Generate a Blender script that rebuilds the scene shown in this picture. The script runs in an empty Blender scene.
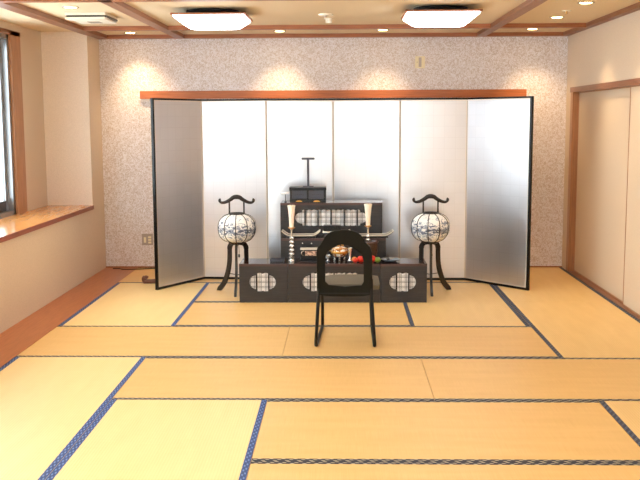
import bpy, bmesh, math, random
from mathutils import Vector, Matrix
random.seed(7)
PI = math.pi
SC = bpy.context.scene
COL = SC.collection

# ------------------------------------------------------------------ materials
def srgb(r, g, b):
    f = lambda c: (c/255)/12.92 if c/255 <= .04045 else ((c/255+.055)/1.055)**2.4
    return (f(r), f(g), f(b), 1)

def mat(name, rgb, rough=.5, metal=0, **kw):
    m = bpy.data.materials.new(name); m.use_nodes = True
    b = m.node_tree.nodes['Principled BSDF']
    b.inputs['Base Color'].default_value = srgb(*rgb)
    b.inputs['Roughness'].default_value = rough
    b.inputs['Metallic'].default_value = metal
    for k, v in kw.items():
        b.inputs[k.replace('_', ' ')].default_value = v
    return m

def nt(m):
    return m.node_tree.nodes, m.node_tree.links, m.node_tree.nodes['Principled BSDF']

def coords(m, scale=(1, 1, 1), kind='Object'):
    N, L, b = nt(m)
    t = N.new('ShaderNodeTexCoord'); mp = N.new('ShaderNodeMapping')
    mp.inputs['Scale'].default_value = scale
    L.new(t.outputs[kind], mp.inputs['Vector'])
    return mp.outputs['Vector']

def ramp(m, fac, stops):
    N, L, b = nt(m)
    r = N.new('ShaderNodeValToRGB')
    e = r.color_ramp.elements
    while len(e) < len(stops): e.new(.5)
    for i, (p, c) in enumerate(stops):
        e[i].position = p; e[i].color = srgb(*c)
    L.new(fac, r.inputs['Fac'])
    return r.outputs['Color']

def noise(m, vec, scale, detail=3, dist=0, rough=.5):
    N, L, b = nt(m)
    n = N.new('ShaderNodeTexNoise')
    n.inputs['Scale'].default_value = scale; n.inputs['Detail'].default_value = detail
    n.inputs['Distortion'].default_value = dist; n.inputs['Roughness'].default_value = rough
    L.new(vec, n.inputs['Vector'])
    return n.outputs['Fac']

def bump(m, h, strength=.2, dist=.002):
    N, L, b = nt(m)
    bp = N.new('ShaderNodeBump'); bp.inputs['Strength'].default_value = strength
    bp.inputs['Distance'].default_value = dist
    L.new(h, bp.inputs['Height']); L.new(bp.outputs['Normal'], b.inputs['Normal'])

def math_node(m, op, a, b_=None, c=None):
    N, L, b = nt(m)
    n = N.new('ShaderNodeMath'); n.operation = op
    for i, x in enumerate((a, b_, c)):
        if x is None: continue
        if isinstance(x, (int, float)): n.inputs[i].default_value = x
        else: L.new(x, n.inputs[i])
    return n.outputs[0]

def wood(name, dark, light, axis=0, rough=.4, scale=1.0, **kw):
    m = mat(name, light, rough, **kw); N, L, b = nt(m)
    s = [22*scale]*3; s[axis] = 1.4*scale
    v = coords(m, tuple(s))
    f = noise(m, v, 3.0, 5, .6)
    L.new(ramp(m, f, [(.3, dark), (.7, light)]), b.inputs['Base Color'])
    bump(m, f, .08, .001)
    return m

def plaster(name, rgb, amt=6):
    m = mat(name, rgb, .85); N, L, b = nt(m)
    v = coords(m)
    f = noise(m, v, 160, 4)
    lo = tuple(max(0, c-amt) for c in rgb); hi = tuple(min(255, c+amt) for c in rgb)
    L.new(ramp(m, f, [(.35, lo), (.65, hi)]), b.inputs['Base Color'])
    bump(m, f, .25, .0015)
    return m

def tatami(name, a, b_, axis):
    m = mat(name, a, .42); N, L, b = nt(m)
    s = [1, 1, 1]
    v = coords(m)
    w = N.new('ShaderNodeTexWave'); w.wave_type = 'BANDS'
    w.bands_direction = 'Y' if axis == 0 else 'X'
    w.inputs['Scale'].default_value = 22; w.inputs['Distortion'].default_value = .6
    w.inputs['Detail'].default_value = 2
    L.new(v, w.inputs['Vector'])
    sc = [900, 900, 1]; sc[1-axis] = 14   # fine strands lie across the mat
    v2 = coords(m, tuple(sc)); f2 = noise(m, v2, .35, 2)
    sc = [12, 12, 1]; sc[axis] = 2.0
    v3 = coords(m, tuple(sc)); f3 = noise(m, v3, 1.0, 3)
    mix = math_node(m, 'MULTIPLY_ADD', w.outputs['Fac'], .22, math_node(m, 'MULTIPLY_ADD', f2, .45, math_node(m, 'MULTIPLY', f3, .45)))
    L.new(ramp(m, mix, [(.25, b_), (.8, a)]), b.inputs['Base Color'])
    bump(m, math_node(m, 'ADD', w.outputs['Fac'], f2), .3, .0015)
    return m

M = {}
M['wood'] = wood('brown_wood', (138, 80, 46), (172, 106, 66), 0, .4)
M['woody'] = wood('brown_wood_lengthways', (124, 78, 54), (148, 98, 70), 1, .4)
M['woodz'] = wood('brown_wood_upright', (156, 108, 74), (186, 134, 94), 2, .4)
M['rail'] = wood('orange_brown_rail', (168, 92, 44), (196, 114, 60), 0, .4)
M['board'] = wood('floor_board_wood', (170, 98, 54), (190, 116, 68), 1, .3)
M['ledge'] = wood('ledge_wood', (220, 150, 84), (238, 170, 100), 1, .14)
M['ledgeedge'] = wood('ledge_edge_wood', (128, 62, 40), (150, 78, 52), 1, .4)
M['plaster'] = plaster('beige_plaster', (214, 196, 174))
M['plaster_light'] = plaster('pale_plaster', (236, 222, 206))
M['ceil'] = plaster('ceiling_paper', (224, 205, 172), 4)
M['trimwhite'] = mat('white_trim', (225, 215, 205), .6)
M['white'] = mat('white_plastic', (235, 230, 215), .5)
M['alu'] = mat('aluminium', (150, 150, 152), .35, .8)
M['alu_d'] = mat('dark_aluminium', (62, 60, 60), .4, .5)
M['black'] = mat('black_lacquer', (12, 12, 13), .3, Specular_IOR_Level=.3)
M['blackiron'] = mat('black_lantern_wood', (30, 22, 18), .4)
M['olive'] = mat('dark_olive_frame', (20, 19, 12), .6, Specular_IOR_Level=.15)
M['tube'] = mat('black_steel_tube', (18, 19, 21), .45, Specular_IOR_Level=.3)
M['cushion'] = mat('taupe_seat_fabric', (106, 97, 80), .9)
M['ivory'] = mat('ivory_wax', (252, 244, 228), .4, Subsurface_Weight=.15)
M['silver'] = mat('polished_silver', (215, 212, 205), .22, .85)
M['palemetal'] = mat('pale_metal_rim', (220, 212, 198), .35, .5)
M['greymetal'] = mat('grey_lacquer', (66, 66, 76), .4, .2)
M['gold'] = mat('gold', (205, 150, 70), .35, .7)
M['brownlac'] = wood('brown_lacquer', (38, 24, 18), (72, 46, 34), 2, .25)
M['red'] = mat('red_apple_skin', (214, 46, 26), .3)
M['orange'] = mat('orange_peel', (226, 150, 80), .5)
M['green'] = mat('green_apple_skin', (118, 140, 46), .35)
M['stem'] = mat('stem_brown', (70, 48, 28), .7)
M['darkred'] = wood('red_brown_edge', (58, 34, 30), (82, 50, 44), 0, .35)
M['altar'] = wood('dark_altar_wood', (24, 20, 20), (46, 39, 39), 0, .4, 1.6)
M['altartop'] = wood('dark_altar_top', (40, 30, 28), (62, 44, 40), 0, .12, 1)
M['lattice'] = mat('dark_lattice', (40, 35, 38), .5)
M['bluegrey'] = mat('cable_black', (35, 33, 35), .5)
M['glassdish'] = mat('grey_glass_dish', (150, 160, 170), .08, .3)
M['steelplate'] = mat('steel_plate', (176, 164, 152), .4, .5)
M['oldwood'] = wood('dark_red_wood', (84, 42, 28), (120, 66, 44), 0, .4)
M['fusuma'] = plaster('ivory_door_paper', (214, 194, 168), 3)
M['hinge'] = mat('hinge_cloth', (170, 160, 148), .7)
M['glass'] = mat('window_glass', (245, 250, 250), .02, Transmission_Weight=1.0, IOR=1.02)
M['paper'] = mat('white_shoji_paper', (250, 248, 248), .8)
M['sockets'] = mat('cream_socket', (236, 224, 190), .5)

M['mat_h'] = tatami('tatami_straw_amber_sheen', (238, 196, 128), (218, 172, 100), 0)  # crosswise and lengthways tones paint the weave's directional sheen into the straw
M['mat_v'] = tatami('tatami_straw_pale_sheen', (252, 221, 160), (238, 202, 132), 1)
M['mat_m'] = tatami('tatami_straw_honey_sheen', (242, 206, 140), (222, 182, 112), 1)

def border_mat(name, axis, base, dot, dark):
    m = mat(name, base, .6); N, L, b = nt(m)
    v = coords(m)
    sx = N.new('ShaderNodeSeparateXYZ'); L.new(v, sx.inputs[0])
    a, c = sx.outputs[axis], sx.outputs[1-axis]
    # little woven lozenges along the cloth edging
    f1 = math_node(m, 'SINE', math_node(m, 'MULTIPLY_ADD', a, 2*PI/.055, math_node(m, 'MULTIPLY', c, 2*PI/.07)))
    f2 = math_node(m, 'SINE', math_node(m, 'MULTIPLY', c, 2*PI/.022))
    f = math_node(m, 'MULTIPLY_ADD', math_node(m, 'MULTIPLY', f1, f2), .5, .5)
    L.new(ramp(m, f, [(.42, dark), (.62, base), (.9, dot)]), b.inputs['Base Color'])
    return m
M['edge_x'] = border_mat('navy_cloth_edging', 0, (44, 48, 62), (206, 196, 172), (24, 28, 44))
M['edge_y'] = border_mat('blue_sheen_cloth_edging', 1, (52, 86, 150), (120, 146, 190), (34, 58, 112))  # navy cloth again; the bluer tone is its sheen put into the colour
M['edge_z'] = border_mat('slate_cloth_edging', 1, (58, 66, 88), (110, 116, 130), (38, 44, 66))

# wallpaper: tangled leaves
m = mat('leaf_wallpaper', (214, 200, 192), .8); N, L, b = nt(m)
v = coords(m)
n1 = noise(m, v, 30, 1.5, 2.0)
band = math_node(m, 'ABSOLUTE', math_node(m, 'SUBTRACT', n1, .5))
n2 = noise(m, v, 60, 1, 1.2)
f = math_node(m, 'ADD', band, math_node(m, 'MULTIPLY', math_node(m, 'SUBTRACT', n2, .5), .35))
L.new(ramp(m, f, [(.0, (205, 190, 180)), (.045, (220, 209, 203)), (.11, (238, 233, 235))]), b.inputs['Base Color'])
M['wallpaper'] = m

# silver leaf of the folding screen
m = mat('silver_leaf', (220, 218, 216), .3, .85); N, L, b = nt(m)
v = coords(m)
br = N.new('ShaderNodeTexBrick'); br.offset = 0; br.squash = 1
br.inputs['Scale'].default_value = 1
br.inputs['Brick Width'].default_value = .105; br.inputs['Row Height'].default_value = .105
br.inputs['Mortar Size'].default_value = .0022; br.inputs['Mortar Smooth'].default_value = .6
br.inputs['Color1'].default_value = srgb(218, 217, 221); br.inputs['Color2'].default_value = srgb(215, 214, 218)
br.inputs['Mortar'].default_value = srgb(209, 207, 211)
cx = N.new('ShaderNodeSeparateXYZ'); cb = N.new('ShaderNodeCombineXYZ')
L.new(v, cx.inputs[0]); L.new(cx.outputs[0], cb.inputs[0]); L.new(cx.outputs[2], cb.inputs[1])
L.new(cb.outputs[0], br.inputs['Vector']); L.new(br.outputs['Color'], b.inputs['Base Color'])
nn = noise(m, v, 5, 3)
L.new(math_node(m, 'MULTIPLY_ADD', nn, .10, .25), b.inputs['Roughness'])
M['leaf'] = m

# emissive
def emit(name, rgb, s):
    m = mat(name, rgb, .5); b = nt(m)[2]
    b.inputs['Emission Color'].default_value = srgb(*rgb); b.inputs['Emission Strength'].default_value = s
    return m
M['lamp'] = emit('lit_lamp_diffuser', (246, 250, 255), 7)
M['bulb'] = emit('lit_spot_bulb', (255, 214, 140), 14)

# lantern paper with faint blue-grey painting round its middle
m = mat('painted_lantern_paper', (240, 236, 224), .7); N, L, b = nt(m)
v = coords(m)
sx = N.new('ShaderNodeSeparateXYZ'); L.new(v, sx.inputs[0])
n1 = noise(m, coords(m, (1, 1, 1.9)), 22, 5, 1.4, .65)
zc = math_node(m, 'ABSOLUTE', math_node(m, 'SUBTRACT', sx.outputs[2], .572))
f = math_node(m, 'SUBTRACT', n1, math_node(m, 'MULTIPLY', zc, 1.5))
L.new(ramp(m, f, [(.40, (244, 242, 236)), (.47, (160, 168, 184)), (.56, (76, 84, 106))]), b.inputs['Base Color'])
b.inputs['Emission Color'].default_value = srgb(255, 244, 220); b.inputs['Emission Strength'].default_value = 0
M['lantern'] = m

# ------------------------------------------------------------------ mesh helpers
def tag(o, label=None, cat=None, group=None, kind=None):
    if label: o['label'] = label
    if cat: o['category'] = cat
    if group: o['group'] = group
    if kind: o['kind'] = kind
    return o

def link(name, me, material, parent=None, smooth=False):
    o = bpy.data.objects.new(name, me); COL.objects.link(o)
    if material: me.materials.append(M[material])
    if smooth:
        for p in me.polygons: p.use_smooth = True
    if parent: o.parent = parent
    return o

def fin(name, bm, material, parent=None, smooth=False, bevel=0):
    if bevel:
        bmesh.ops.bevel(bm, geom=list(bm.edges), offset=bevel, segments=2, affect='EDGES', clamp_overlap=True)
    bmesh.ops.recalc_face_normals(bm, faces=bm.faces)
    me = bpy.data.meshes.new(name); bm.to_mesh(me); bm.free()
    if smooth:
        me.polygons.foreach_set('use_smooth', [True]*len(me.polygons))
        try: me.set_sharp_from_angle(angle=math.radians(40))
        except Exception: pass
    return link(name, me, material, parent)

def bx(bm, x0, x1, y0, y1, z0, z1, mt=None):
    vs = [bm.verts.new((x, y, z)) for x in (x0, x1) for y in (y0, y1) for z in (z0, z1)]
    if mt: 
        for v in vs: v.co = mt @ v.co
    for f in ((0, 1, 3, 2), (4, 6, 7, 5), (0, 4, 5, 1), (2, 3, 7, 6), (0, 2, 6, 4), (1, 5, 7, 3)):
        bm.faces.new([vs[i] for i in f])
    return vs

def box(name, x0, x1, y0, y1, z0, z1, material, parent=None, bevel=0):
    bm = bmesh.new(); bx(bm, x0, x1, y0, y1, z0, z1)
    return fin(name, bm, material, parent, bevel=bevel)

def lathe_bm(bm, prof, cx=0, cy=0, seg=32, sx=1, sy=1, close=True):
    rings = []
    for r, z in prof:
        if r < 1e-5: rings.append([bm.verts.new((cx, cy, z))])
        else: rings.append([bm.verts.new((cx+sx*r*math.cos(2*PI*k/seg), cy+sy*r*math.sin(2*PI*k/seg), z)) for k in range(seg)])
    for a, b_ in zip(rings, rings[1:]):
        for k in range(seg):
            j = (k+1) % seg
            if len(a) == 1 and len(b_) == 1: continue
            if len(a) == 1: bm.faces.new((a[0], b_[k], b_[j]))
            elif len(b_) == 1: bm.faces.new((a[k], a[j], b_[0]))
            else: bm.faces.new((a[k], a[j], b_[j], b_[k]))
    if close:
        for ring in (rings[0], rings[-1]):
            if len(ring) > 1: bm.faces.new(ring)

def lathe(name, prof, cx, cy, material, parent=None, seg=32, **kw):
    bm = bmesh.new(); lathe_bm(bm, prof, cx, cy, seg, **kw)
    return fin(name, bm, material, parent, smooth=True)

def tube_bm(bm, pts, rad, seg=10, flat=None):
    pts = [Vector(p) for p in pts]
    rads = rad if isinstance(rad, (list, tuple)) else [rad]*len(pts)
    rings = []; up = Vector((0, 0, 1))
    prev = None
    for i, p in enumerate(pts):
        d = (pts[min(i+1, len(pts)-1)] - pts[max(i-1, 0)]).normalized()
        if prev is None:
            a = d.orthogonal().normalized()
        else:
            a = (prev - d*prev.dot(d)).normalized()
        prev = a; b_ = d.cross(a)
        rings.append([bm.verts.new(p + rads[i]*(a*math.cos(2*PI*k/seg)+b_*math.sin(2*PI*k/seg))) for k in range(seg)])
    for a, b_ in zip(rings, rings[1:]):
        for k in range(seg):
            j = (k+1) % seg
            bm.faces.new((a[k], a[j], b_[j], b_[k]))
    bm.faces.new(rings[0]); bm.faces.new(list(reversed(rings[-1])))

def tube(name, pts, rad, material, parent=None, seg=10):
    bm = bmesh.new(); tube_bm(bm, pts, rad, seg)
    return fin(name, bm, material, parent, smooth=True)

def smooth_path(pts, n=6):
    P = [Vector(p) for p in pts]; out = []
    for i in range(len(P)-1):
        p0, p1, p2, p3 = P[max(i-1, 0)], P[i], P[i+1], P[min(i+2, len(P)-1)]
        for k in range(n):
            t = k/n
            out.append(.5*((2*p1)+(-p0+p2)*t+(2*p0-5*p1+4*p2-p3)*t*t+(-p0+3*p1-3*p2+p3)*t**3))
    out.append(P[-1]); return out

def cutout(name, outlines, depth, material, parent=None, axis='Y', at=0.0, bevel=0):
    """flat board with holes: outlines in (x,z), thickness along Y from at to at+depth"""
    cu = bpy.data.curves.new(name, 'CURVE'); cu.dimensions = '2D'; cu.fill_mode = 'BOTH'
    cu.extrude = depth/2; cu.bevel_depth = bevel; cu.bevel_resolution = 1
    for o in outlines:
        s = cu.splines.new('POLY'); s.points.add(len(o)-1); s.use_cyclic_u = True
        for i, (x, z) in enumerate(o): s.points[i].co = (x, z, 0, 1)
    t = bpy.data.objects.new('tmp', cu); COL.objects.link(t)
    bpy.context.view_layer.update()
    dg = bpy.context.evaluated_depsgraph_get()
    me = bpy.data.meshes.new_from_object(t.evaluated_get(dg))
    bpy.data.objects.remove(t); bpy.data.curves.remove(cu)
    me.transform(Matrix.Translation((0, at+depth/2, 0)) @ Matrix.Rotation(PI/2, 4, 'X'))
    me.name = name; me.materials.clear()
    return link(name, me, material, parent)

def empty(name, loc, label, cat, group=None, rz=0):
    o = bpy.data.objects.new(name, None); COL.objects.link(o); o.location = loc; o.rotation_euler = (0, 0, rz)
    o.empty_display_size = .1
    return tag(o, label, cat, group)

def struct(o): o['kind'] = 'structure'; return o

# ------------------------------------------------------------------ room constants (metres)
XL, XR, YB, YF, ZC = -2.498, 2.280, 9.855, -2.2, 2.40
XN = -2.95
R = [4.155, 5.105, 6.055, 7.005, 7.955, 8.905, 9.855]
G, A, B, E, C = -2.158, -1.29, -.42, .505, 1.40
LZ = .70      # ledge

# floor
bm = bmesh.new(); bx(bm, XL-.1, XR+.15, 3.205, YB+.15, -.12, -.03); struct(fin('floor', bm, 'board'))
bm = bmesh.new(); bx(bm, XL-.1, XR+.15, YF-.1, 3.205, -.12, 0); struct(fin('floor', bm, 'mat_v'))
struct(box('trim_1', XL, G, 3.205, YB, -.03, .001, 'board'))
struct(box('trim_2', XL, XR, YB-.016, YB, 0, .012, 'wood'))
# ceiling and walls
struct(box('ceiling', XN-.2, XR+.15, YF-.1, YB+.15, ZC, ZC+.1, 'ceil'))
struct(box('wall_back', XL-.6, XR+.15, YB, YB+.15, -.12, ZC, 'wallpaper'))
bm = bmesh.new()
bx(bm, XL-.12, XL, YF, 9.40, -.12, LZ-.04)
bx(bm, XL-.12, XL, 9.40, YB, -.12, ZC)
struct(fin('wall_left', bm, 'plaster'))
struct(box('wall_niche_end', XN-.1, XL-.0005, 9.396, 9.46, LZ-.03, ZC, 'plaster_light'))
struct(box('wall_niche_left', XN-.12, XN, 8.75, 9.40, LZ-.03, ZC, 'plaster'))
bm = bmesh.new(); bx(bm, XN-.12, XN, YF, 8.75, 2.33, ZC); bx(bm, XN-.12, XN, YF, .2, LZ-.03, 2.33)
struct(fin('wall_niche_left', bm, 'plaster'))
# window ledge
t = struct(box('window_ledge', XN-.12, XL+.006, YF, 9.40, LZ-.012, LZ, 'ledge'))
struct(box('trim_3', XL-.001, XL+.012, YF, 9.40, LZ-.04, LZ-.001, 'ledgeedge'))
# windows in the recess
struct(box('trim_4', XN-.10, XN+.012, 8.50, 8.75, LZ, 2.33, 'woodz'))
struct(box('trim_5', XN-.10, XN+.012, .2, 8.75, 2.295, 2.335, 'woody'))
def window(name, x, y0, y1, z0, z1, n):
    root = bpy.data.objects.new(name, None); COL.objects.link(root); root['kind'] = 'structure'
    bm = bmesh.new()
    for a, b_ in ((y0, y0+.05), (y1-.05, y1)): bx(bm, x-.09, x, a, b_, z0, z1)
    bx(bm, x-.09, x, y0, y1, z0, z0+.04); bx(bm, x-.09, x, y0, y1, z1-.04, z1)
    fin('window_frame', bm, 'alu', root)
    w = (y1-y0-.1)/n
    for k in range(n):
        a = y0+.05+k*w; b_ = a+w; off = .0 if k % 2 else .03
        bm = bmesh.new(); X0 = x-.075+off; X1 = X0+.028
        bx(bm, X0, X1, a, a+.045, z0+.04, z1-.04); bx(bm, X0, X1, b_-.06, b_, z0+.04, z1-.04)
        s = fin('sash_stile', bm, 'alu', root)
        bm = bmesh.new(); bx(bm, X0, X1, a+.045, b_-.06, z0+.04, z0+.13); bx(bm, X0, X1, a+.045, b_-.06, z1-.09, z1-.04)
        fin('sash_rail', bm, 'alu_d', root)
        box('pane', X0+.012, X0+.016, a+.045, b_-.06, z0+.13, z1-.09, 'glass', root)
    return root
window('window_1', XN-.01, 4.4, 8.50, LZ, 2.295, 4)
window('window_2', XN, .25, 4.3, LZ, 2.295, 4)
struct(box('trim_6', XN-.10, XN+.012, 4.3, 4.4, LZ, 2.295, 'woodz'))
# rear wall behind the camera; wide windows added to brighten the screen's reflection
bm = bmesh.new()
bx(bm, XN-.2, XR+.15, YF-.12, YF, -.12, .08); bx(bm, XN-.2, XR+.15, YF-.12, YF, 2.2, ZC)
bx(bm, XN-.2, -1.7, YF-.12, YF, .08, 2.2); bx(bm, 1.3, XR+.15, YF-.12, YF, .08, 2.2)
struct(fin('wall_front', bm, 'plaster_light'))
root = bpy.data.objects.new('added_rear_window', None); COL.objects.link(root); root['kind'] = 'structure'
bm = bmesh.new()
for k in range(5): bx(bm, -1.7+k*.7375, -1.65+k*.7375, YF-.08, YF-.02, .08, 2.2)
bx(bm, -1.7, 1.3, YF-.08, YF-.02, .08, .13); bx(bm, -1.7, 1.3, YF-.08, YF-.02, 2.15, 2.2)
fin('window_frame', bm, 'alu', root)
box('pane', -1.68, 1.28, YF-.052, YF-.048, .11, 2.17, 'glass', root)

# right wall with sliding doors
XD = XR+.030
bm = bmesh.new()
bx(bm, XR, XR+.15, 9.65, YB, -.12, ZC)
bx(bm, XR, XR+.15, YF, 9.65, 1.845, ZC)
bx(bm, XR, XR+.15, YF, 1.9, -.12, 1.845)
bx(bm, XD+.06, XR+.15, 1.9, 9.65, -.12, 1.845)
struct(fin('wall_right', bm, 'plaster'))
struct(box('trim_7', XR-.008, XD+.06, 1.9, 9.67, 1.795, 1.845, 'woody'))
struct(box('trim_8', XR-.003, XD+.06, 9.565, 9.66, -.0, 1.795, 'woodz'))
struct(box('trim_9', XR, XD+.06, 1.9, 9.565, -.03, .006, 'woody'))
def door(name, y0, y1, x, hy):
    root = bpy.data.objects.new(name, None); COL.objects.link(root); root['kind'] = 'structure'
    box('door_panel', x, x+.022, y0+.012, y1-.012, .02, 1.785, 'fusuma', root)
    bm = bmesh.new()
    bx(bm, x-.003, x+.025, y0, y0+.012, .006, 1.795); bx(bm, x-.003, x+.025, y1-.012, y1, .006, 1.795)
    bx(bm, x-.003, x+.025, y0+.012, y1-.012, .006, .02); bx(bm, x-.003, x+.025, y0+.012, y1-.012, 1.785, 1.795)
    fin('door_edge', bm, 'woodz', root)
    h = box('door_handle', x-.004, x+.001, hy-.022, hy+.022, .78, .86, 'steelplate', root)
    box('finger_recess', x-.0055, x-.0035, hy-.013, hy+.013, .79, .85, 'bluegrey', h)
door('door_1', 7.75, 9.565, XD+.028, 7.815)
door('door_2', 5.84, 7.77, XD-.002, 5.93)
door('door_3', 3.95, 5.86, XD+.028, 4.1)
door('door_4', 2.0, 3.97, XD-.002, 3.85)

# ceiling beams
zb = 2.363
def beam(n, *a, m='woody'): struct(box('trim_%d' % n, *a, zb, ZC, m))
beam(10, XL-.01, -2.395, YF, 9.80)
beam(11, -1.70, -1.61, YF, 8.88); beam(12, -1.70, -1.61, 8.97, 9.78)
beam(13, 1.35, 1.44, YF, 8.88); beam(14, 1.35, 1.44, 8.97, 9.78)
beam(15, 2.215, XR, YF, 9.78)
beam(16, XL, XR, 9.78, YB, m='wood')
beam(17, -2.395, 2.215, 8.88, 8.97, m='wood')
beam(18, -2.395, 2.215, 6.69, 6.79, m='wood')
# picture rail on the back wall
struct(box('trim_19', -2.085, 1.868, YB-.035, YB, 1.755, 1.835, 'rail', bevel=.002))
struct(box('trim_20', -2.07, -1.99, YB-.03, YB, 1.735, 1.755, 'trimwhite'))

# ------------------------------------------------------------------ tatami mats
def tatami_mat(x0, x1, y0, y1, o, label, mk=None):
    g = .0015; e = .031
    x0 += g; x1 -= g; y0 += g; y1 -= g
    root = empty('tatami_mat', ((x0+x1)/2, (y0+y1)/2, -.03), label, 'tatami mat', 'tatami mats covering the floor')
    hx, hy = (x1-x0)/2, (y1-y0)/2
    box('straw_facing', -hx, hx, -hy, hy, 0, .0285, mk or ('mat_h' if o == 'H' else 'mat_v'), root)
    for s in (-1, 1):
        if o == 'H':
            a, b_ = sorted((s*hy, s*(hy-e))); box('cloth_edging', -hx, hx, a, b_, .0283, .0298, 'edge_x', root)
        else:
            a, b_ = sorted((s*hx, s*(hx-e))); box('cloth_edging', a, b_, -hy, hy, .0283, .0298, 'edge_y' if (x0 < 0) else 'edge_z', root)
K = -.40
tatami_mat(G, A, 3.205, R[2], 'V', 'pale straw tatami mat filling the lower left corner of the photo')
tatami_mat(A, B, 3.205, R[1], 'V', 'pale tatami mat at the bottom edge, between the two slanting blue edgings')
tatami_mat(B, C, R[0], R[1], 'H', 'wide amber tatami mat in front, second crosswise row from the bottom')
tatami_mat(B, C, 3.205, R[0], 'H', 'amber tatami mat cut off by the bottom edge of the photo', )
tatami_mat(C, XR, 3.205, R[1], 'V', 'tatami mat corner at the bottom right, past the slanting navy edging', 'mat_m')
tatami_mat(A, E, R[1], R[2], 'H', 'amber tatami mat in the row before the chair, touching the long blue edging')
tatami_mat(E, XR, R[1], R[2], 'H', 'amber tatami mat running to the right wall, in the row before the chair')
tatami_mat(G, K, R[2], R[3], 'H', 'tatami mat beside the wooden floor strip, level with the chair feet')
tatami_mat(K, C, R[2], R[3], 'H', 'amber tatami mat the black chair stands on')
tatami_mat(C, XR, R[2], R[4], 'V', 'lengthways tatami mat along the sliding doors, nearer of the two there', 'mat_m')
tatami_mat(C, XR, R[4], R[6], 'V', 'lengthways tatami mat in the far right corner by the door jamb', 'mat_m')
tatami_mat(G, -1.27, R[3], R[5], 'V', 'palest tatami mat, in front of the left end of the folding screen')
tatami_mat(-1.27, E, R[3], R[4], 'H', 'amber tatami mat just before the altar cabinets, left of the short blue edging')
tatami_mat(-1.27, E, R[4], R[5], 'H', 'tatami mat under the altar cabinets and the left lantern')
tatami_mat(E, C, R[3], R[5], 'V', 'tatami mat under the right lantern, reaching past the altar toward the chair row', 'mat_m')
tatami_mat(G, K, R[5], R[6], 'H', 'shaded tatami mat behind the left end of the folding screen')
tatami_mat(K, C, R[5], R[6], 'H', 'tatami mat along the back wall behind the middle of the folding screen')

# ------------------------------------------------------------------ folding screen
F = [(-1.699, 8.515), (-1.352, 9.13), (-.727, 9.075), (-.093, 9.125), (.54, 9.05), (1.172, 9.055), (1.668, 8.489)]
scr = empty('folding_screen', (0, 9.1, 0), 'tall six-panel silver-leaf folding screen standing behind the altar', 'folding screen')
H = 1.735
for i in range(6):
    a, b_ = Vector(F[i]), Vector(F[i+1]); d = b_-a; w = d.length
    p = bpy.data.objects.new('screen_panel', None)
    ang = math.atan2(d.y, d.x)
    bm = bmesh.new(); bx(bm, .004, w-.004, 0, .016, .022, H-.016)
    p = fin('screen_panel', bm, 'leaf', scr)
    p.location = (a.x, a.y-9.1, 0); p.rotation_euler = (0, 0, ang)
    box('bottom_rail', 0, w, -.004, .02, 0, .022, 'black', p); box('top_rail', 0, w, -.004, .02, H-.016, H, 'black', p)
    if i == 0: box('side_rail', 0, .022, -.004, .02, .022, H-.016, 'black', p)
    if i == 5: box('side_rail', w-.022, w, -.004, .02, .022, H-.016, 'black', p)
    bm = bmesh.new(); x0 = .022 if i == 0 else .004; x1 = w-.022 if i == 5 else w-.004
    bx(bm, x0, x1, -.0015, .0, .022, .030); bx(bm, x0, x1, -.0015, .0, H-.026, H-.016)
    bx(bm, x0, x0+.008, -.0015, .0, .03, H-.026); bx(bm, x1-.008, x1, -.0015, .0, .03, H-.026)
    fin('silk_edging', bm, 'trimwhite', p)
    if i:
        box('hinge_strip', -.0035, .0035, -.003, .003, .03, H-.03, 'hinge', p)

# ------------------------------------------------------------------ altar cabinets
def lobed(cx, cz, wmid, hmid, wside, hside, n=10):
    """mokko-like opening: scalloped middle with a smaller round lobe at each end"""
    pts = []
    def scal(x0, x1, z, s, k):
        for j in range(k):
            for q in range(n):
                t = q/n; x = x0+(x1-x0)*(j+t)/k
                pts.append((cx+x, cz+s*(z+.10*hmid*math.sin(PI*t))))
    scal(-wmid, wmid, hmid, 1, max(2, round(2*wmid/.045)))
    for q in range(n+1):
        t = PI/2 - PI*q/n
        pts.append((cx+wmid+wside*math.cos(t), cz+hside*math.sin(t)))
    k0 = len(pts)
    scal(wmid, -wmid, hmid, -1, max(2, round(2*wmid/.045)))
    for q in range(n+1):
        t = -PI/2 - PI*q/n
        pts.append((cx-wmid+wside*math.cos(t), cz+hside*math.sin(t)))
    return pts

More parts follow.
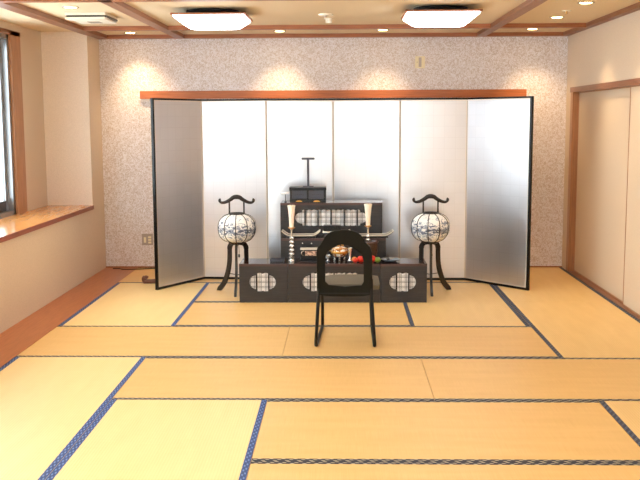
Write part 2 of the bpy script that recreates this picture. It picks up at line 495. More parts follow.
def cabinet(name, x0, x1, y0, y1, h, label, cat, opening, group=None, bars=None):
    cxm = (x0+x1)/2
    root = empty(name, (cxm, (y0+y1)/2, 0), label, cat, group)
    hx, hy = (x1-x0)/2-.001, (y1-y0)/2
    bm = bmesh.new(); t = .015
    bx(bm, -hx, -hx+t, -hy+.012, hy, 0, h-.02); bx(bm, hx-t, hx, -hy+.012, hy, 0, h-.02)
    bx(bm, -hx+t, hx-t, hy-.01, hy, 0, h-.02); bx(bm, -hx+t, hx-t, -hy+.012, hy-.01, 0, .015)
    fin('body', bm, 'altar', root)
    box('top_board', -hx, hx, -hy+.006, hy, h-.016, h, 'altartop', root)
    box('top_edge', -hx, hx, -hy-.003, -hy+.006, h-.02, h+.0005, 'darkred', root)
    outl = [[(-hx, 0), (hx, 0), (hx, h-.02), (-hx, h-.02)]]
    if opening:
        ox, oz, wm, hm, ws, hs = opening
        outl.append(lobed(ox, oz, wm, hm, ws, hs))
    cutout('front_panel', outl, .012, 'altar', root, at=-hy)
    if opening:
        W = wm+ws+.01; Hh = hm*1.2
        p = box('paper_screen', ox-W, ox+W, -hy+.017, -hy+.019, oz-Hh, oz+Hh, 'paper', root)
        bm = bmesh.new(); k = -W+.006
        xs = []
        q = 0
        while k < W:
            bx(bm, ox+k-.0013, ox+k+.0013, -hy+.015, -hy+.017, oz-Hh, oz+Hh)
            k += .012 if q % 2 == 0 else .034; q += 1
        k = -Hh+.008; q = 0
        while k < Hh:
            bx(bm, ox-W, ox+W, -hy+.013, -hy+.015, oz+k-.0013, oz+k+.0013)
            k += .012 if q % 2 else .032; q += 1
        fin('lattice', bm, 'lattice', p)
        for s in (bars or (-wm, wm)):
            box('divider_bar', ox+s-.006, ox+s+.006, -hy+.001, -hy+.013, oz-Hh*1.05, oz+Hh*1.05, 'black', root)
    return root
YA = 7.922
og = 'dark altar base cabinets'
cabinet('altar_cabinet', -.880, -.466, YA, 8.25, .33, 'dark wood altar base cabinet at the left end, beside the left lantern', 'cabinet',
        (-.008, .173, .052, .074, .060, .062), og)
cabinet('altar_cabinet', -.464, .312, YA, 8.25, .33, 'wide middle altar base cabinet directly behind the chair', 'cabinet',
        (0, .173, .20, .074, .066, .062), og, bars=(-.20, -.1, 0, .1, .20))
cabinet('altar_cabinet', .314, .708, YA, 8.25, .33, 'dark wood altar base cabinet at the right end, beside the right lantern', 'cabinet',
        (-.008, .173, .052, .074, .060, .062), og)
t2 = cabinet('altar_step', -.548, .377, 8.262, 8.495, .505, 'middle step of the altar, dark wood with red-brown edge, trays on it', 'altar step', None)
for x in (-.27, -.19): 
    lathe('knob', [(0, 0), (.005, 0), (.005, .006), (.008, .009), (.006, .014), (0, .015)], 0, 0, 'silver', t2, 12).matrix_local = \
        Matrix.Translation((x, -.1165, .462)) @ Matrix.Rotation(PI/2, 4, 'X')
cabinet('altar_step', -.564, .354, 8.51, 8.80, .795, 'tallest rear step of the altar with a long latticed paper opening', 'altar step',
        (-.002, .660, .262, .068, .062, .052), None, bars=(-.235, -.118, 0, .118, .235))

# ------------------------------------------------------------------ box and T-shaped stand on the rear step
bxr = empty('memorial_box', (-.317, 8.62, .7955), 'black openwork box on the rear altar step, under the T-shaped stand', 'box')
hx = .163
box('base', -hx, hx, -.07, .07, 0, .032, 'black', bxr, .002)
box('top_board', -hx-.004, hx+.004, -.075, .075, .108, .137, 'black', bxr, .002)
for x in (-hx+.01, 0, hx-.01): box('post', x-.009, x+.009, -.068, -.05, .032, .108, 'black', bxr)
for s in (-1, 1):
    pn = box('side_panel', *sorted((s*.011, s*(hx-.02))), -.060, -.05, .034, .106, 'greymetal', bxr)
    bm = bmesh.new()
    for q in range(5):
        cxq = s*.078+(q-2)*.018
        bx(bm, cxq-.006, cxq+.006, -.0625, -.0598, .066+.004*(q % 2), .072+.004*(q % 2))
    fin('carving', bm, 'lattice', pn)
    bm = bmesh.new(); cx0 = s*.08
    vs = [(cx0+.030*math.cos(PI*k/10), .006+.014*math.sin(PI*k/10)) for k in range(11)]
    a = [bm.verts.new((x, -.0725, z)) for x, z in vs]; c = [bm.verts.new((x, -.0695, z)) for x, z in vs]
    bm.faces.new(a); bm.faces.new(list(reversed(c)))
    for k in range(11): bm.faces.new((a[k], a[(k+1) % 11], c[(k+1) % 11], c[k]))
    fin('gilt_ornament', bm, 'gold', bxr)
box('back_panel', -hx, hx, .05, .068, .032, .108, 'black', bxr)
rd = empty('paper_roll', (-.315, 8.66, .85), 'white paper roll poking out from the left side of the black box', 'paper roll')
rd.location = (-.523, 8.62, .7955)
lathe('stand', [(0, 0), (.012, 0), (.012, .004), (.004, .006), (.004, .068), (0, .068)], 0, 0, 'greymetal', rd, 12)
o = lathe('roll', [(0, -.038), (.011, -.038), (.012, -.03), (.012, .03), (.011, .038), (0, .038)], 0, 0, 'paper', rd, 16)
o.matrix_local = Matrix.Translation((0, 0, .079)) @ Matrix.Rotation(PI/2, 4, 'Y')

ts = empty('tablet_stand', (-.315, 8.62, .9325), 'thin black T-shaped stand rising above the box on the altar', 'stand')
box('foot', -.05, .05, -.03, .03, 0, .008, 'greymetal', ts, .002)
box('post', -.010, .010, -.008, .008, .008, .246, 'greymetal', ts)
box('crossbar', -.059, .059, -.012, .012, .246, .264, 'greymetal', ts, .003)

# ------------------------------------------------------------------ trays with upturned ends, centre stand
def curved_tray(x0, x1, y, z, label):
    cxm = (x0+x1)/2; h = (x1-x0)/2
    root = empty('offering_tray', (cxm, y, z), label, 'tray', 'curved offering trays')
    def zc(u): return .020 + .038*max(0, (abs(u)-.62)/.38)**1.6
    N_ = 25; us = [-1+2*k/(N_-1) for k in range(N_)]
    bm = bmesh.new(); rows = []
    for u in us:
        hw = .055
        rows.append([bm.verts.new((u*h, yy, zc(u)+dz)) for yy, dz in ((-hw, 0), (hw, 0), (hw, -.010), (-hw, -.010))])
    for a, c in zip(rows, rows[1:]):
        for k in range(4): bm.faces.new((a[k], a[(k+1) % 4], c[(k+1) % 4], c[k]))
    bm.faces.new(rows[0]); bm.faces.new(list(reversed(rows[-1])))
    fin('dish', bm, 'black', root)
    path = [(u*h, -.057, zc(u)+.001) for u in us] + [(u*h, .057, zc(u)+.001) for u in reversed(us)]
    path.append(path[0])
    tube('pale_rim', path, .0062, 'palemetal', root, 8)
    box('foot', -h*.78, h*.78, -.04, .04, 0, .0105, 'black', root, .002)
curved_tray(-.535, -.205, 8.34, .5055, 'black curved tray with pale rim behind the left candlestick')
curved_tray(.055, .44, 8.34, .5055, 'black curved tray with pale rim behind the right candlestick')
st = empty('offering_stand', (-.065, 8.34, .5055), 'small silver-grey stand in the middle of the altar step between the trays', 'stand')
box('plate', -.115, .115, -.05, .05, .045, .058, 'silver', st, .002)
for x in (-.085, .085): box('leg', x-.012, x+.012, -.035, .035, 0, .045, 'greymetal', st, .002)
bk = empty('lacquer_box', (-.095, 8.345, .5635), 'flat black lacquer box lying on the small silver-grey stand', 'box')
box('case', -.075, .075, -.04, .04, 0, .030, 'black', bk, .002)
box('lid', -.078, .078, -.043, .043, .030, .050, 'black', bk, .003)

# ------------------------------------------------------------------ candlesticks and candles
def candlestick(x, y, side):
    z0 = .3305
    st = empty('candlestick', (x, y, z0), 'beaded silver candlestick on the %s of the altar' % side, 'candlestick', 'candlesticks')
    prof = [(0, 0), (.030, 0), (.030, .006), (.024, .012), (.022, .03), (.026, .036), (.014, .045)]
    lathe('base', prof + [(0, .045)], 0, 0, 'silver', st, 24)
    prof = [(0, .045), (.012, .045)]; z = .047
    for k in range(5):
        r = .028-.0015*k; d = .034
        prof += [(.010, z), (r*.8, z+d*.25), (r, z+d*.5), (r*.8, z+d*.72), (.010, z+d*.98)]
        z += d
    prof += [(.008, z), (.008, z+.05), (.013, z+.055), (.010, z+.062), (0, z+.062)]
    lathe('beaded_stem', prof, 0, 0, 'silver', st, 20); z += .062
    lathe('drip_cup', [(0, z), (.010, z), (.028, z+.008), (.030, z+.016), (.024, z+.016), (.012, z+.012), (0, z+.012)], 0, 0, 'gold', st, 24)
    zt = z0+z+.013
    c = empty('candle', (x, y, zt), 'ivory candle flaring towards its top on the %s candlestick' % side, 'candle', 'flared ivory candles')
    Hc = .812-zt
    lathe('wax', [(0, 0), (.017, 0), (.019, .01), (.022, Hc*.4), (.030, Hc*.85), (.035, Hc), (.030, Hc+.002), (0, Hc-.003)], 0, 0, 'ivory', c, 28)
    tube('wick', [(0, 0, Hc-.004), (.001, 0, Hc+.006)], .0015, 'stem', c, 6)
candlestick(-.440, 8.075, 'left')
candlestick(.217, 8.20, 'right')

# ------------------------------------------------------------------ incense burner
zt = .3305
m = mat('gilt_painted_porcelain', (240, 234, 224), .2); Nn, Ll, bb = nt(m)
Ll.new(ramp(m, noise(m, coords(m), 38, 2, 1.0), [(.46, (246, 242, 234)), (.52, (206, 140, 66)), (.62, (120, 62, 34))]), bb.inputs['Base Color']); M['porcelain'] = m
bn = empty('incense_burner', (-.030, 8.10, zt), 'white and gold porcelain incense burner seen through the chair back', 'incense burner')
for k in range(3):
    a = PI*2*k/3-PI/2
    tube('foot', smooth_path([(.030*math.cos(a), .030*math.sin(a), .042), (.052*math.cos(a), .052*math.sin(a), .03), (.045*math.cos(a), .045*math.sin(a), .012), (.056*math.cos(a), .056*math.sin(a), .004)], 4), [.008]*13 if False else .007, 'silver', bn, 8)
lathe('bowl', [(0, .034), (.03, .035), (.058, .048), (.072, .07), (.073, .09), (.066, .098), (.058, .098), (0, .095)], 0, 0, 'porcelain', bn, 32)
lathe('gold_band', [(.0725, .068), (.0745, .074), (.0745, .084), (.0728, .088)], 0, 0, 'gold', bn, 32, close=False)
lathe('lid', [(.062, .098), (.06, .108), (.045, .120), (.02, .126), (0, .127)], 0, 0, 'porcelain', bn, 32)
bm = bmesh.new()
prev_ = [(0, 0, .128), (-.012, 0, .136), (-.004, 0, .146), (.014, 0, .148), (.026, 0, .138), (.034, 0, .128)]
tube_bm(bm, smooth_path(prev_, 4), [.009+.004*math.sin(k*.6) for k in range(21)], 10)
fin('lion_knob', bm, 'gold', bn, smooth=True)
for s in (-1, 1):
    tube('ear', smooth_path([(s*.070, 0, .08), (s*.085, 0, .092), (s*.082, 0, .108), (s*.062, 0, .104)], 4), .005, 'gold', bn, 8)
lathe('lid_band', [(.060, .106), (.063, .108), (.061, .113), (.056, .1145)], 0, 0, 'gold', bn, 32, close=False)
# vessel, cups, fruit
v_ = empty('wooden_vessel', (.236, 8.095, zt), 'brown lacquered round vessel standing under the right candle', 'vessel')
lathe('body', [(0, 0), (.050, 0), (.054, .01), (.062, .08), (.064, .15), (.067, .172), (.060, .172), (.055, .15), (0, .15)], 0, 0, 'brownlac', v_, 36)
lathe('rim_band', [(.0655, .160), (.0685, .162), (.0685, .170), (.0665, .173)], 0, 0, 'darkred', v_, 36, close=False)
o = empty('silver_vase', (.060, 8.06, zt), 'small silver cone-shaped vase beside the incense burner', 'vase')
lathe('body', [(0, 0), (.022, 0), (.020, .008), (.008, .03), (.012, .06), (.020, .1), (.024, .118), (.020, .118), (.010, .07), (0, .06)], 0, 0, 'silver', o, 20)
lathe('foot_ring', [(.022, 0), (.026, .001), (.024, .008), (.019, .009)], 0, 0, 'greymetal', o, 20, close=False)
o = empty('silver_cup', (-.130, 8.06, zt), 'small silver cup between the chair frame and the incense burner', 'cup')
lathe('body', [(0, 0), (.016, 0), (.010, .01), (.010, .02), (.024, .032), (.027, .056), (.024, .056), (.018, .036), (0, .03)], 0, 0, 'silver', o, 20)
lathe('foot_ring', [(.016, 0), (.02, .002), (.016, .006), (.012, .008)], 0, 0, 'greymetal', o, 20, close=False)
def fruit(name, x, y, r, m, label, cat, z=zt):
    f = empty(name, (x, y, z), label, cat)
    prof = []
    for k in range(15):
        a = -PI/2+PI*k/14
        rr = r*math.cos(a); zz = r*.93*(1+math.sin(a))
        if k == 14: zz -= r*.16; 
        if k == 13: zz -= r*.02
        prof.append((max(rr, 0), zz))
    lathe('flesh', prof, 0, 0, m, f, 20)
    tube('stalk', [(0, 0, r*1.65), (r*.1, 0, r*1.95), (r*.25, 0, r*2.1)], r*.06, 'stem', f, 6)
fruit('red_apple', .245, 7.99, .034, 'red', 'red apple in front of the brown vessel, right of the chair back', 'apple')
fruit('green_apple', .293, 7.985, .027, 'green', 'green apple at the right end of the row of fruit', 'apple')
fruit('red_apple', .150, 8.0, .031, 'red', 'red apple just inside the right side of the chair back opening', 'apple')
fruit('persimmon', .105, 7.985, .022, 'red', 'small orange-red persimmon, leftmost of the fruit', 'persimmon')
fruit('mandarin', .098, 8.035, .024, 'orange', 'pale orange mandarin behind the small persimmon', 'mandarin')
fruit('red_apple', .197, 7.985, .030, 'red', 'red apple half hidden behind the right post of the chair back', 'apple')

# black incense container with pale patterned front
ib = empty('incense_box', (-.285, 8.11, zt), 'black box with a pale peach patterned front beside the left candlestick', 'box')
box('base', -.085, .085, -.045, .045, 0, .02, 'black', ib, .002)
box('case', -.078, .078, -.04, .04, .02, .10, 'black', ib, .002)
m = mat('peach_patterned_paper', (214, 176, 146), .6); Nn, Ll, bb = nt(m)
Ll.new(ramp(m, noise(m, coords(m), 60, 2, .5), [(.42, (120, 90, 80)), (.55, (222, 186, 158))]), bb.inputs['Base Color']); M['peach'] = m
box('label_panel', -.040, .075, -.044, -.040, .050, .090, 'peach', ib)
box('lid', -.082, .082, -.045, .045, .100, .112, 'palemetal', ib, .002)
tube('silver_handle', smooth_path([(-.050, -.043, .09), (-.066, -.055, .085), (-.070, -.055, .065), (-.056, -.043, .05)], 5), .005, 'silver', ib, 8)

o = empty('black_tray', (-.565, 8.07, zt), 'low flat black tray at the inner end of the left altar cabinet', 'tray')
box('plate', -.060, .060, -.06, .06, 0, .008, 'black', o, .002)
bm = bmesh.new()
for a in ((-.060, .060, -.06, -.054), (-.060, .060, .054, .06), (-.060, -.054, -.054, .054), (.054, .060, -.054, .054)): bx(bm, a[0], a[1], a[2], a[3], .008, .022)
fin('raised_rim', bm, 'greymetal', o)
o = empty('glass_dish', (.405, 8.06, zt), 'low grey glass dish on the right altar cabinet', 'dish')
lathe('bowl', [(0, 0), (.04, 0), (.07, .010), (.085, .022), (.080, .023), (.065, .013), (0, .008)], 0, 0, 'glassdish', o, 36)
lathe('foot_ring', [(.030, 0), (.042, .0002), (.046, .006), (.036, .007)], 0, 0, 'greymetal', o, 30, close=False)
o = empty('hand_bell', (.385, 8.055, zt+.0085), 'tiny dark hand bell standing in the grey glass dish', 'bell')
lathe('bell_cup', [(0, .002), (.016, 0), (.013, .006), (.010, .018), (.004, .022), (0, .022)], 0, 0, 'bluegrey', o, 16)
lathe('handle', [(.003, .021), (.004, .03), (.002, .036), (.005, .041), (0, .045)], 0, 0, 'bluegrey', o, 12)

# ------------------------------------------------------------------ standing lanterns
def lantern(x, y, rz, label):
    root = empty('standing_lantern', (x, y, 0), label, 'lantern', 'painted paper floor lanterns')
    zc, rx, rzz = .582, .170, .131
    def rad(z):  # flattened globe
        u = (z-.590)/(.124 if z > .590 else .140)
        return rx*max(0, 1-abs(u)**2.6)**(1/2.3)
    zs = [.4575+k*(.706-.4575)/18 for k in range(19)]
    prof = [(max(rad(z), .068), z) for z in zs]
    o = lathe('paper_shade', prof, 0, 0, 'lantern', root, 40)
    o.rotation_euler = (0, 0, rz*2)
    nr = 10
    for k in range(nr):
        a = rz+2*PI*k/nr
        pts = [(math.cos(a)*(r+.001), math.sin(a)*(r+.001), z) for r, z in prof]
        tube('rib', pts, .0042, 'blackiron', root, 6)
    lathe('top_ring', [(.060, .700), (.074, .700), (.074, .718), (.060, .718), (.060, .700)], 0, 0, 'blackiron', root, 32, close=False)
    lathe('bottom_ring', [(0, .436), (.055, .436), (.074, .452), (.074, .462), (.02, .462), (0, .462)], 0, 0, 'blackiron', root, 32)
    for s in (-1, 1): box('handle_post', *sorted((s*.058, s*.072)), -.006, .006, .714, .822, 'blackiron', root)
    half = [(0, .860), (.03, .855), (.055, .838), (.085, .822), (.110, .812), (.138, .809), (.157, .818), (.162, .832), (.150, .839)]
    path = smooth_path([(-a*.94, 0, b_) for a, b_ in reversed(half)][:-1] + [(a*.94, 0, b_) for a, b_ in half], 4)
    rr = [.0115+.0095*(1-min(1, abs(p.x)/.14)) for p in path]
    rr[0] = rr[-1] = .013
    bm = bmesh.new(); tube_bm(bm, path, rr, 10)
    fin('handle_crest', bm, 'blackiron', root, smooth=True)
    # three curved flat legs
    for k in range(3):
        a = -PI/2 + 2*PI*k/3
        prof_l = smooth_path([(.030, 0, .446), (.062, 0, .438), (.084, 0, .405), (.086, 0, .35), (.090, 0, .27), (.108, 0, .18), (.150, 0, .08), (.212, 0, .008)], 5)
        bm = bmesh.new(); rows = []
        for i, p in enumerate(prof_l):
            q = prof_l[min(i+1, len(prof_l)-1)]-prof_l[max(i-1, 0)]
            n = Vector((q.z, 0, -q.x)).normalized()
            wd = .032 + .012*(i/len(prof_l)) + (.006 if i < 12 else 0)
            if i == len(prof_l)-1: n = Vector((-1, 0, 0))
            th = .010
            row = []
            for s, t_ in ((-.5, -1), (.5, -1), (.5, 1), (-.5, 1)):
                c = p + n*wd*s
                if i == len(prof_l)-1: c.z = 0.0
                row.append(bm.verts.new((c.x, t_*th, c.z)))
            rows.append(row)
        for r0, r1 in zip(rows, rows[1:]):
            for j in range(4): bm.faces.new((r0[j], r0[(j+1) % 4], r1[(j+1) % 4], r1[j]))
        bm.faces.new(rows[0]); bm.faces.new(list(reversed(rows[-1])))
        bmesh.ops.transform(bm, matrix=Matrix.Rotation(a, 4, 'Z'), verts=bm.verts)
        fin('leg', bm, 'blackiron', root)
    zr = .165; r = .108
    bm = bmesh.new()
    pts = [(r*math.cos(-PI/2+2*PI*k/3), r*math.sin(-PI/2+2*PI*k/3), zr) for k in range(3)]
    for k in range(3): tube_bm(bm, [pts[k], (0, 0, zr-.006)], .0035, 8)
    fin('leg_brace', bm, 'blackiron', root, smooth=True)
    cord = smooth_path([(.01, .01, .437), (.016, .0, .38), (.014, .004, .345)], 4)
    c = tube('cord', cord, .0018, 'blackiron', root, 6)
    lathe('cord_switch', [(0, .315), (.007, .318), (.009, .33), (.007, .345), (0, .348)], .014, .004, 'bluegrey', c, 12)
lantern(-.945, 8.40, .35, 'round painted paper lantern on three curved black legs, left of the altar')
lantern(.778, 8.43, .10, 'round painted paper lantern on three curved black legs, right of the altar')

# ------------------------------------------------------------------ chair
ch = empty('low_chair', (.012, 6.35, 0), 'low black arched-back chair with taupe seat facing the altar', 'chair', rz=math.radians(-1.5))
def px(p): return ((p[0]-344.2)*.00683, .602-(p[1]-260)*.00689)
outer = [px(p) for p in [(317, 290), (317, 260), (316.6, 253), (317.8, 248), (321, 244.3), (323.6, 240.6), (325.2, 237.2), (328, 234.2), (331.5, 232.3), (336, 231.2), (341, 230.6), (347, 230.6), (352, 231.4), (356.5, 233), (360, 235.8), (362.3, 239.5), (365, 243.2), (368.8, 247), (370.6, 252), (371, 260), (371, 290), (369.5, 294.5), (362, 296), (344, 296.6), (326, 296), (318.5, 294.5)]]
inner = [px(p) for p in [(324.4, 282), (324.4, 262), (325, 256), (327.2, 251.6), (332, 247.8), (337, 245), (341.5, 244), (347, 244.6), (352, 247), (357, 250), (361.4, 254), (363.2, 261), (363.2, 282), (361, 285.8), (344, 287.3), (328, 285.5)]]
bf = cutout('back_frame', [outer, inner], .022, 'olive', ch, at=-.011, bevel=.003)
for v in bf.data.vertices: v.co.y -= .10*(v.co.z-.35)
# seat
bm = bmesh.new()
nx, ny = 9, 9; x0, x1, y0, y1 = -.168, .238, .05, .46
grid = {}
for i in range(nx):
    for j in range(ny):
        u, w = -1+2*i/(nx-1), -1+2*j/(ny-1)
        ww = 1-.06*(w+1)/2
        z = .438-.012*(abs(u)**4)-.016*(abs(w)**4)
        xx = (x0+x1)/2+u*ww*(x1-x0)/2; yy = (y0+y1)/2+w*(y1-y0)/2
        if abs(u) == 1 and abs(w) == 1: xx -= u*.012; yy -= w*.012
        grid[i, j] = (bm.verts.new((xx, yy, z)), bm.verts.new((xx, yy, .385)))
for i in range(nx-1):
    for j in range(ny-1):
        bm.faces.new([grid[q][0] for q in ((i, j), (i+1, j), (i+1, j+1), (i, j+1))])
        bm.faces.new([grid[q][1] for q in ((i, j+1), (i+1, j+1), (i+1, j), (i, j))])
for i in range(nx-1):
    for j in (0, ny-1): bm.faces.new((grid[i, j][0], grid[i, j][1], grid[i+1, j][1], grid[i+1, j][0]))
for j in range(ny-1):
    for i in (0, nx-1): bm.faces.new((grid[i, j][0], grid[i, j+1][0], grid[i, j+1][1], grid[i, j][1]))
fin('seat', bm, 'cushion', ch, smooth=True)
box('seat_pan', -.168, .200, .06, .45, .368, .385, 'tube', ch, .004)
for s in (-1, 1):
    xt = s*.178 if s < 0 else .180; xb = -.196 if s < 0 else .202
    path = [(xt, -.006, .47), (xt, -.010, .36), (xb, -.035, .030), (xb, -.030, .016), (xb, -.012, .011), (xb*.93, .56, .011), (xb*.92, .585, .016), (xb*.92, .588, .034), (xt*.95, .34, .378)]
    tube('sled_leg', path, .012, 'tube', ch, 10)
tube('crossbar', [(-.178, -.008, .372), (.18, -.008, .372)], .010, 'tube', ch, 10)
tube('crossbar', [(-.172, .36, .366), (.174, .36, .366)], .009, 'tube', ch, 10)

# ------------------------------------------------------------------ ceiling fittings
def ceiling_lamp(x, y, label):
    root = empty('ceiling_lamp', (x, y, ZC), label, 'ceiling lamp', 'square ceiling lamps')
    lathe('mount', [(0, 0), (.21, 0), (.215, -.015), (.20, -.042), (0, -.042)], 0, 0, 'alu_d', root, 40)
    h = .290; bm = bmesh.new()
    for a in ((-h, h, -h, -h+.025), (-h, h, h-.025, h), (-h, -h+.025, -h+.025, h-.025), (h-.025, h, -h+.025, h-.025)):
        bx(bm, a[0], a[1], a[2], a[3], -.056, -.042)
    fin('wooden_frame', bm, 'wood', root)
    box('backing_plate', -h+.025, h-.025, -h+.025, h-.025, -.046, -.042, 'alu_d', root)
    bm = bmesh.new(); rings = []
    def rsq(hh, z, r):
        pts = []
        for cxs, cys, a0 in ((1, 1, 0), (-1, 1, PI/2), (-1, -1, PI), (1, -1, 3*PI/2)):
            for k in range(5):
                a = a0+PI/2*k/4
                pts.append(bm.verts.new((cxs*(hh-r)+r*math.cos(a), cys*(hh-r)+r*math.sin(a), z)))
        return pts
    for hh, z, r in ((.262, -.047, .01), (.277, -.059, .015), (.273, -.068, .02), (.204, -.124, .05), (.184, -.130, .05), (.1, -.132, .05)):
        rings.append(rsq(hh, z, r))
    for a, c in zip(rings, rings[1:]):
        n = len(a)
        for k in range(n): bm.faces.new((a[k], a[(k+1) % n], c[(k+1) % n], c[k]))
    bm.faces.new(rings[0]); bm.faces.new(list(reversed(rings[-1])))
    fin('diffuser', bm, 'lamp', root, smooth=True)
ceiling_lamp(-1.035, 7.72, 'lit square ceiling lamp with thin wooden frame, left of the smoke detector')
ceiling_lamp(.765, 7.63, 'lit square ceiling lamp with thin wooden frame, right of the smoke detector')
ceiling_lamp(-1.01, 4.3, 'added, unseen square ceiling lamp of the middle pair, on the window side')  # this and the next three lamps are out of view, added to brighten the room
ceiling_lamp(.745, 4.3, 'added, unseen square ceiling lamp of the middle pair, on the sliding door side')
ceiling_lamp(-1.01, 1.2, 'added, unseen square ceiling lamp of the pair farthest from the altar, window side')
ceiling_lamp(.745, 1.2, 'added, unseen square ceiling lamp of the pair farthest from the altar, door side')

def downlight(x, y, label, tx=0, ty=0, power=9):
    root = empty('downlight', (x, y, ZC), label, 'downlight', 'small round ceiling downlights')
    lathe('trim_ring', [(.048, 0), (.064, 0), (.062, -.006), (.050, -.004), (.048, 0)], 0, 0, 'alu', root, 28, close=False)
    lathe('bulb', [(0, -.0015), (.047, -.0015), (.04, -.006), (0, -.008)], 0, 0, 'bulb', root, 24)
    ld = bpy.data.lights.new('spot', 'SPOT'); ld.energy = power; ld.spot_size = math.radians(80); ld.spot_blend = 1
    ld.color = (1, .72, .42); ld.shadow_soft_size = .03
    lo = bpy.data.objects.new('spot_light', ld); COL.objects.link(lo); lo.parent = root; lo.location = (0, 0, -.02)
    d = Vector((tx, ty, -1)); lo.rotation_euler = d.to_track_quat('-Z', 'Y').to_euler()
SP = 23
downlight(-2.08, 7.38, 'downlight next to the white ceiling vent, nearest the window', 0, 0, SP)
downlight(-2.10, 9.53, 'downlight in the far left corner of the ceiling', 0.05, .32, SP)
downlight(-.617, 9.47, 'downlight by the back wall above the second screen panel', 0, .32, SP)
downlight(.390, 9.42, 'downlight by the back wall above the middle of the altar', 0, .32, SP)
downlight(1.834, 9.42, 'downlight by the back wall near the far right corner', .15, .32, SP)
downlight(1.833, 8.352, 'downlight along the right wall, middle one of its row', .26, .0, SP)
downlight(1.822, 7.332, 'downlight along the right wall, nearest the camera', .26, .0, SP)

v_ = empty('ceiling_vent', (-2.07, 7.98, ZC), 'white louvred ceiling air vent with a dark slot', 'vent')
box('upper_flap', -.165, .165, -.235, .16, -.020, 0, 'white', v_, .002)
box('slot', -.155, .17, -.215, .17, -.034, -.020, 'black', v_)
box('lower_flap', -.165, .16, -.225, -.10, -.052, -.034, 'white', v_, .002)
box('cover', -.15, .15, -.10, .22, -.046, -.034, 'white', v_, .003)
box('grille', -.05, .05, .02, .15, -.049, -.046, 'steelplate', v_)
o = empty('smoke_detector', (-.139, 8.0, ZC), 'white round smoke detector in the middle of the ceiling', 'smoke detector')
lathe('base', [(0, 0), (.062, 0), (.062, -.010), (.05, -.016), (0, -.016)], 0, 0, 'white', o, 30)
lathe('sensor', [(0, -.016), (.012, -.016), (.010, -.024), (0, -.025)], 0, 0, 'steelplate', o, 16)
o = empty('ceiling_sensor', (-.12, 8.32, ZC), 'small white sensor hanging just behind the smoke detector', 'sensor')
lathe('base', [(0, 0), (.040, 0), (.040, -.008), (0, -.008)], 0, 0, 'white', o, 24)
lathe('head', [(0, -.008), (.026, -.008), (.028, -.034), (.024, -.040), (0, -.041)], 0, 0, 'white', o, 24)
o = empty('sprinkler', (1.80, 7.86, ZC), 'small pale sprinkler rose between two downlights on the right', 'sprinkler')
lathe('plate', [(0, 0), (.040, 0), (.036, -.006), (0, -.006)], 0, 0, 'white', o, 24)
lathe('nozzle', [(0, -.006), (.010, -.006), (.007, -.022), (.012, -.026), (0, -.028)], 0, 0, 'gold', o, 12)

# wall fittings
o = empty('wall_plate', (.787, YB, 2.113), 'beige blank switch plate high on the back wall', 'switch plate')
box('plate', -.050, .050, -.006, 0, -.060, .060, 'sockets', o, .002)
box('insert', -.014, .014, -.009, -.006, -.048, .048, 'steelplate', o, .001)
lathe('screw', [(0, 0), (.004, 0), (.004, .002), (0, .002)], 0, 0, 'greymetal', o, 8).matrix_local = Matrix.Translation((-.03, -.006, 0)) @ Matrix.Rotation(PI/2, 4, 'X')
o = empty('power_outlet', (-2.052, YB, .297), 'steel double power outlet low on the back wall by the screen', 'outlet')
box('plate', -.058, .058, -.007, 0, -.060, .060, 'steelplate', o, .002)
box('socket', -.038, -.014, -.010, -.007, -.034, .024, 'sockets', o, .001)
for z in (-.032, -.004, .024): box('socket', .008, .040, -.010, -.007, z-.010, z+.010, 'sockets', o, .001)
tag(tube('power_cable', smooth_path([(-2.40, 9.74, .006), (-2.33, 9.73, .007), (-2.27, 9.68, .007), (-2.1, 9.70, .007), (-1.95, 9.74, .007), (-1.80, 9.66, .007)], 5), .005, 'bluegrey'),
    'black power cable lying along the foot of the back wall', 'cable')
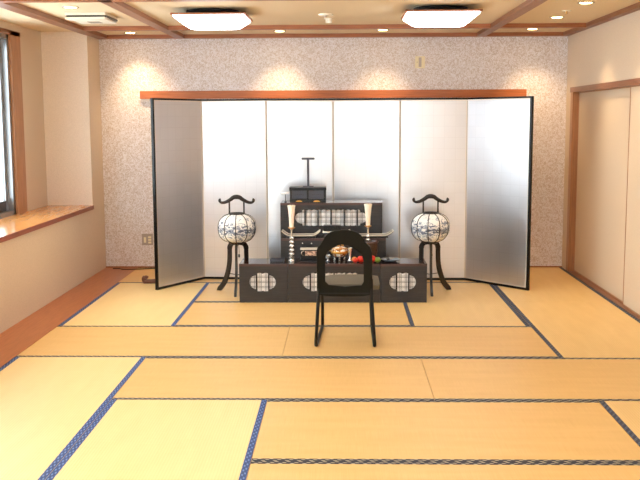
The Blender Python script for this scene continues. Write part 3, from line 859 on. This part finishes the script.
# carved wooden stand peeking out behind the screen's left end
cs = empty('scroll_stand', (-1.845, 8.88, 0), 'dark red carved wooden stand foot peeking out behind the screen', 'stand')
path = smooth_path([(-.012, 0, .050), (-.030, 0, .060), (-.048, 0, .048), (-.044, 0, .022), (-.02, 0, .016), (.04, 0, .018), (.10, 0, .030), (.15, 0, .07), (.20, 0, .12)], 5)
tube('scroll_foot', path, [.015]*8+[.022]*(len(path)-8), 'oldwood', cs, 10)
box('base', -.055, .20, -.02, .02, 0, .012, 'oldwood', cs, .003)
box('upright', .17, .21, -.02, .02, .012, .30, 'oldwood', cs, .003)

# ------------------------------------------------------------------ world, camera
w = bpy.data.worlds.new('sky'); SC.world = w; w.use_nodes = True
bg = w.node_tree.nodes['Background']
bg.inputs['Color'].default_value = (.84, .94, 1.0, 1); bg.inputs['Strength'].default_value = 4.0
def portal(loc, rot, sx, sy):
    ld = bpy.data.lights.new('window_portal', 'AREA'); ld.shape = 'RECTANGLE'; ld.size = sx; ld.size_y = sy
    ld.cycles.is_portal = True
    lo = bpy.data.objects.new('window_portal', ld); COL.objects.link(lo); lo.location = loc; lo.rotation_euler = rot
portal((XN-.13, 4.3, 1.5), (0, -PI/2, 0), 1.6, 8.2)
portal((-.2, YF-.13, 1.14), (PI/2, 0, 0), 3.05, 2.2)

cam = bpy.data.cameras.new('camera'); co = bpy.data.objects.new('camera', cam); COL.objects.link(co)
cam.sensor_width = 36; cam.lens = 950.17/640*36; cam.clip_end = 100
co.matrix_world = Matrix.Translation((0, 0, 1.541)) @ Matrix.Rotation(.0244, 4, 'Z') @ Matrix.Rotation(PI/2-.1264, 4, 'X') @ Matrix.Rotation(-.0044, 4, 'Z')
SC.camera = co
SC.view_settings.view_transform = 'Standard'; SC.view_settings.look = 'None'
SC.view_settings.gamma = 1; SC.view_settings.use_curve_mapping = False
SC.view_settings.exposure = 0.8
SC.cycles.max_bounces = 10; SC.cycles.diffuse_bounces = 6
SC.cycles.sample_clamp_indirect = 6
SC.cycles.use_denoising = True
